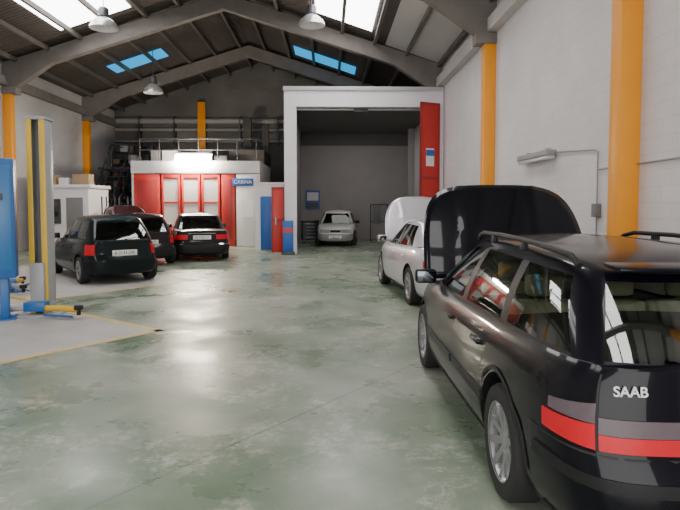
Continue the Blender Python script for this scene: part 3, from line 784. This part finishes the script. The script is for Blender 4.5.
for x in(-9.93,-9.07):
    mkobj('stringer',[(x,23.9,.02),(x,24.1,0.02),(x,27.1,3.3),(x,26.9,3.45),(x+.04,23.9,.02),(x+.04,24.1,.02),(x+.04,27.1,3.3),(x+.04,26.9,3.45)],[(0,1,2,3),(7,6,5,4),(0,4,5,1),(1,5,6,2),(2,6,7,3),(3,7,4,0)],DSTEEL,st)
    tube('handrail',[(x,24.0,1.2),(x,27.0,4.45),(x,28.4,4.45)],.025,DSTEEL,st)
    for k in range(4): tube('baluster',[(x,24.1+k*.95,.2+k*1.03),(x,24.1+k*.95,1.3+k*1.03)],.018,DSTEEL,st)
B(st,'landing',-10.6,-8.2,27.1,29.6,3.32,3.42,DSTEEL)
for x in(-10.5,-8.3): B(st,'landing_leg',x-.05,x+.05,27.2,27.3,0,3.32,DSTEEL); B(st,'landing_leg',x-.05,x+.05,29.4,29.5,0,3.32,DSTEEL)
wc=empty('white_office_cabin')
B(wc,'cabin_wall',-10.7,-8.7,21.3,21.4,0,2.3,WHITEP); B(wc,'cabin_side',-8.8,-8.7,21.4,23.2,0,2.3,WHITEP); B(wc,'cabin_roof',-10.75,-8.6,21.25,23.2,2.3,2.42,WHITEP,.01)
B(wc,'cabin_window_frame',-10.4,-9.7,21.26,21.3,1.0,1.9,DSTEEL); B(wc,'cabin_window_glass',-10.33,-9.77,21.25,21.26,1.07,1.83,WINDOWG); B(wc,'cabin_door',-9.5,-8.9,21.26,21.3,.02,1.95,GREYC,.01)
for x,w_,h_ in((-10.5,.5,.35),(-9.9,.35,.25),(-9.4,.6,.4)):
    B(wc,'stored_carton_on_roof',x,x+w_,21.6,22.1,2.425,2.425+h_,random.choice([CARD,WHITEP]),.01)
shelving('workbench_shelving',-8.45,21.9,.95,2.0)
shelving('workbench_shelving',-10.7,17.0,2.0,1.8,math.radians(90))
toolcart((-7.9,19.0),BLUEP,.9)
# ---------------------------------------------------------------- lamps
LR=M('lamp_reflector',(.5,.5,.5),.3,.6,.05,5); LI=M('lamp_inner',(.8,.8,.8),.3); OB=M('opal_bulb',(.85,.85,.85),.2)
def highbay(x,y,z,r=.3):
    h=empty('high_bay_lamp',(x,y,z))
    lathe('reflector_bell',[(r,0),(r*.97,.06),(r*.85,.16),(r*.55,.27),(r*.3,.33),(r*.28,.34)],36,LR,h,'Z')
    lathe('reflector_inner',[(r*.98,.005),(r*.82,.15),(r*.5,.26),(.001,.3)],36,LI,h,'Z')
    lathe('ballast_housing',[(r*.3,.33),(r*.36,.36),(r*.36,.56),(r*.26,.62),(.001,.62)],24,DSTEEL,h,'Z')
    lathe('bulb',[(.001,.04),(.05,.07),(.06,.13),(.03,.24),(.02,.3)],16,OB,h,'Z')
    tube('hanging_rod',[(0,0,.6),(0,0,rz(x)-z-.05)],.012,DSTEEL,h)
highbay(-6.7,17.8,6.95,.42); highbay(-.5,18.2,7.2,.42); highbay(-6.5,22.0,5.85,.36)
fl=empty('wall_fluorescent_fitting',(3.9,10.9,2.6))
B(fl,'housing',-.09,.09,-.8,.8,-.05,.05,PIPE,.015); B(fl,'diffuser',-.075,.075,-.78,.78,-.11,-.05,M('diffuser_grey',(.6,.6,.6),.3),.015)
for y in(-.5,.5): B(fl,'bracket',.0,.1,y-.03,y+.03,.03,.1,STEEL)
cd=empty('wall_conduit')
tube('conduit_a',[(3.97,10.1,2.6),(3.97,8.6,2.5),(3.97,8.5,2.46),(3.97,8.5,1.0)],.012,PIPE,cd)
tube('conduit_b',[(3.97,8.5,2.2),(3.97,5.5,2.22)],.012,PIPE,cd)
B(cd,'junction_box',3.92,4.0,8.42,8.58,1.5,1.7,GREYC,.01)

# ---------------------------------------------------------------- lights
def area(name,loc,rot,sx,sy,en,col=(1,1,1)):
    l=bpy.data.lights.new(name,'AREA'); l.shape='RECTANGLE'; l.size=sx; l.size_y=sy; l.energy=en; l.color=col
    o=bpy.data.objects.new(name,l); COL.objects.link(o); o.location=loc; o.rotation_euler=rot; return o
area('entrance_daylight',(-2.5,Y0-.4,2.5),(math.radians(90),0,0),10,4.6,720,(1,.965,.945))
area('back_room_fill',(1.2,25.5,5.1),(0,0,0),2.5,2.5,36,(1,.96,.93))  # added fill that sets the back room's brightness, not a fitting in the room
w=bpy.data.worlds.new('world'); SC.world=w; w.use_nodes=True
w.node_tree.nodes['Background'].inputs[0].default_value=(.95,.95,1,1); w.node_tree.nodes['Background'].inputs[1].default_value=.8

# ---------------------------------------------------------------- camera
cam=bpy.data.cameras.new('camera'); co=bpy.data.objects.new('camera',cam); COL.objects.link(co)
cam.sensor_width=36; cam.lens=580/680*36; pitch=math.radians(3.0)
cam.shift_y=-(50-580*math.tan(pitch))/680
co.location=(0,0,1.68); co.rotation_euler=(math.radians(90)-pitch,0,-math.atan(12/580)); cam.clip_start=.05; cam.clip_end=200
SC.camera=co
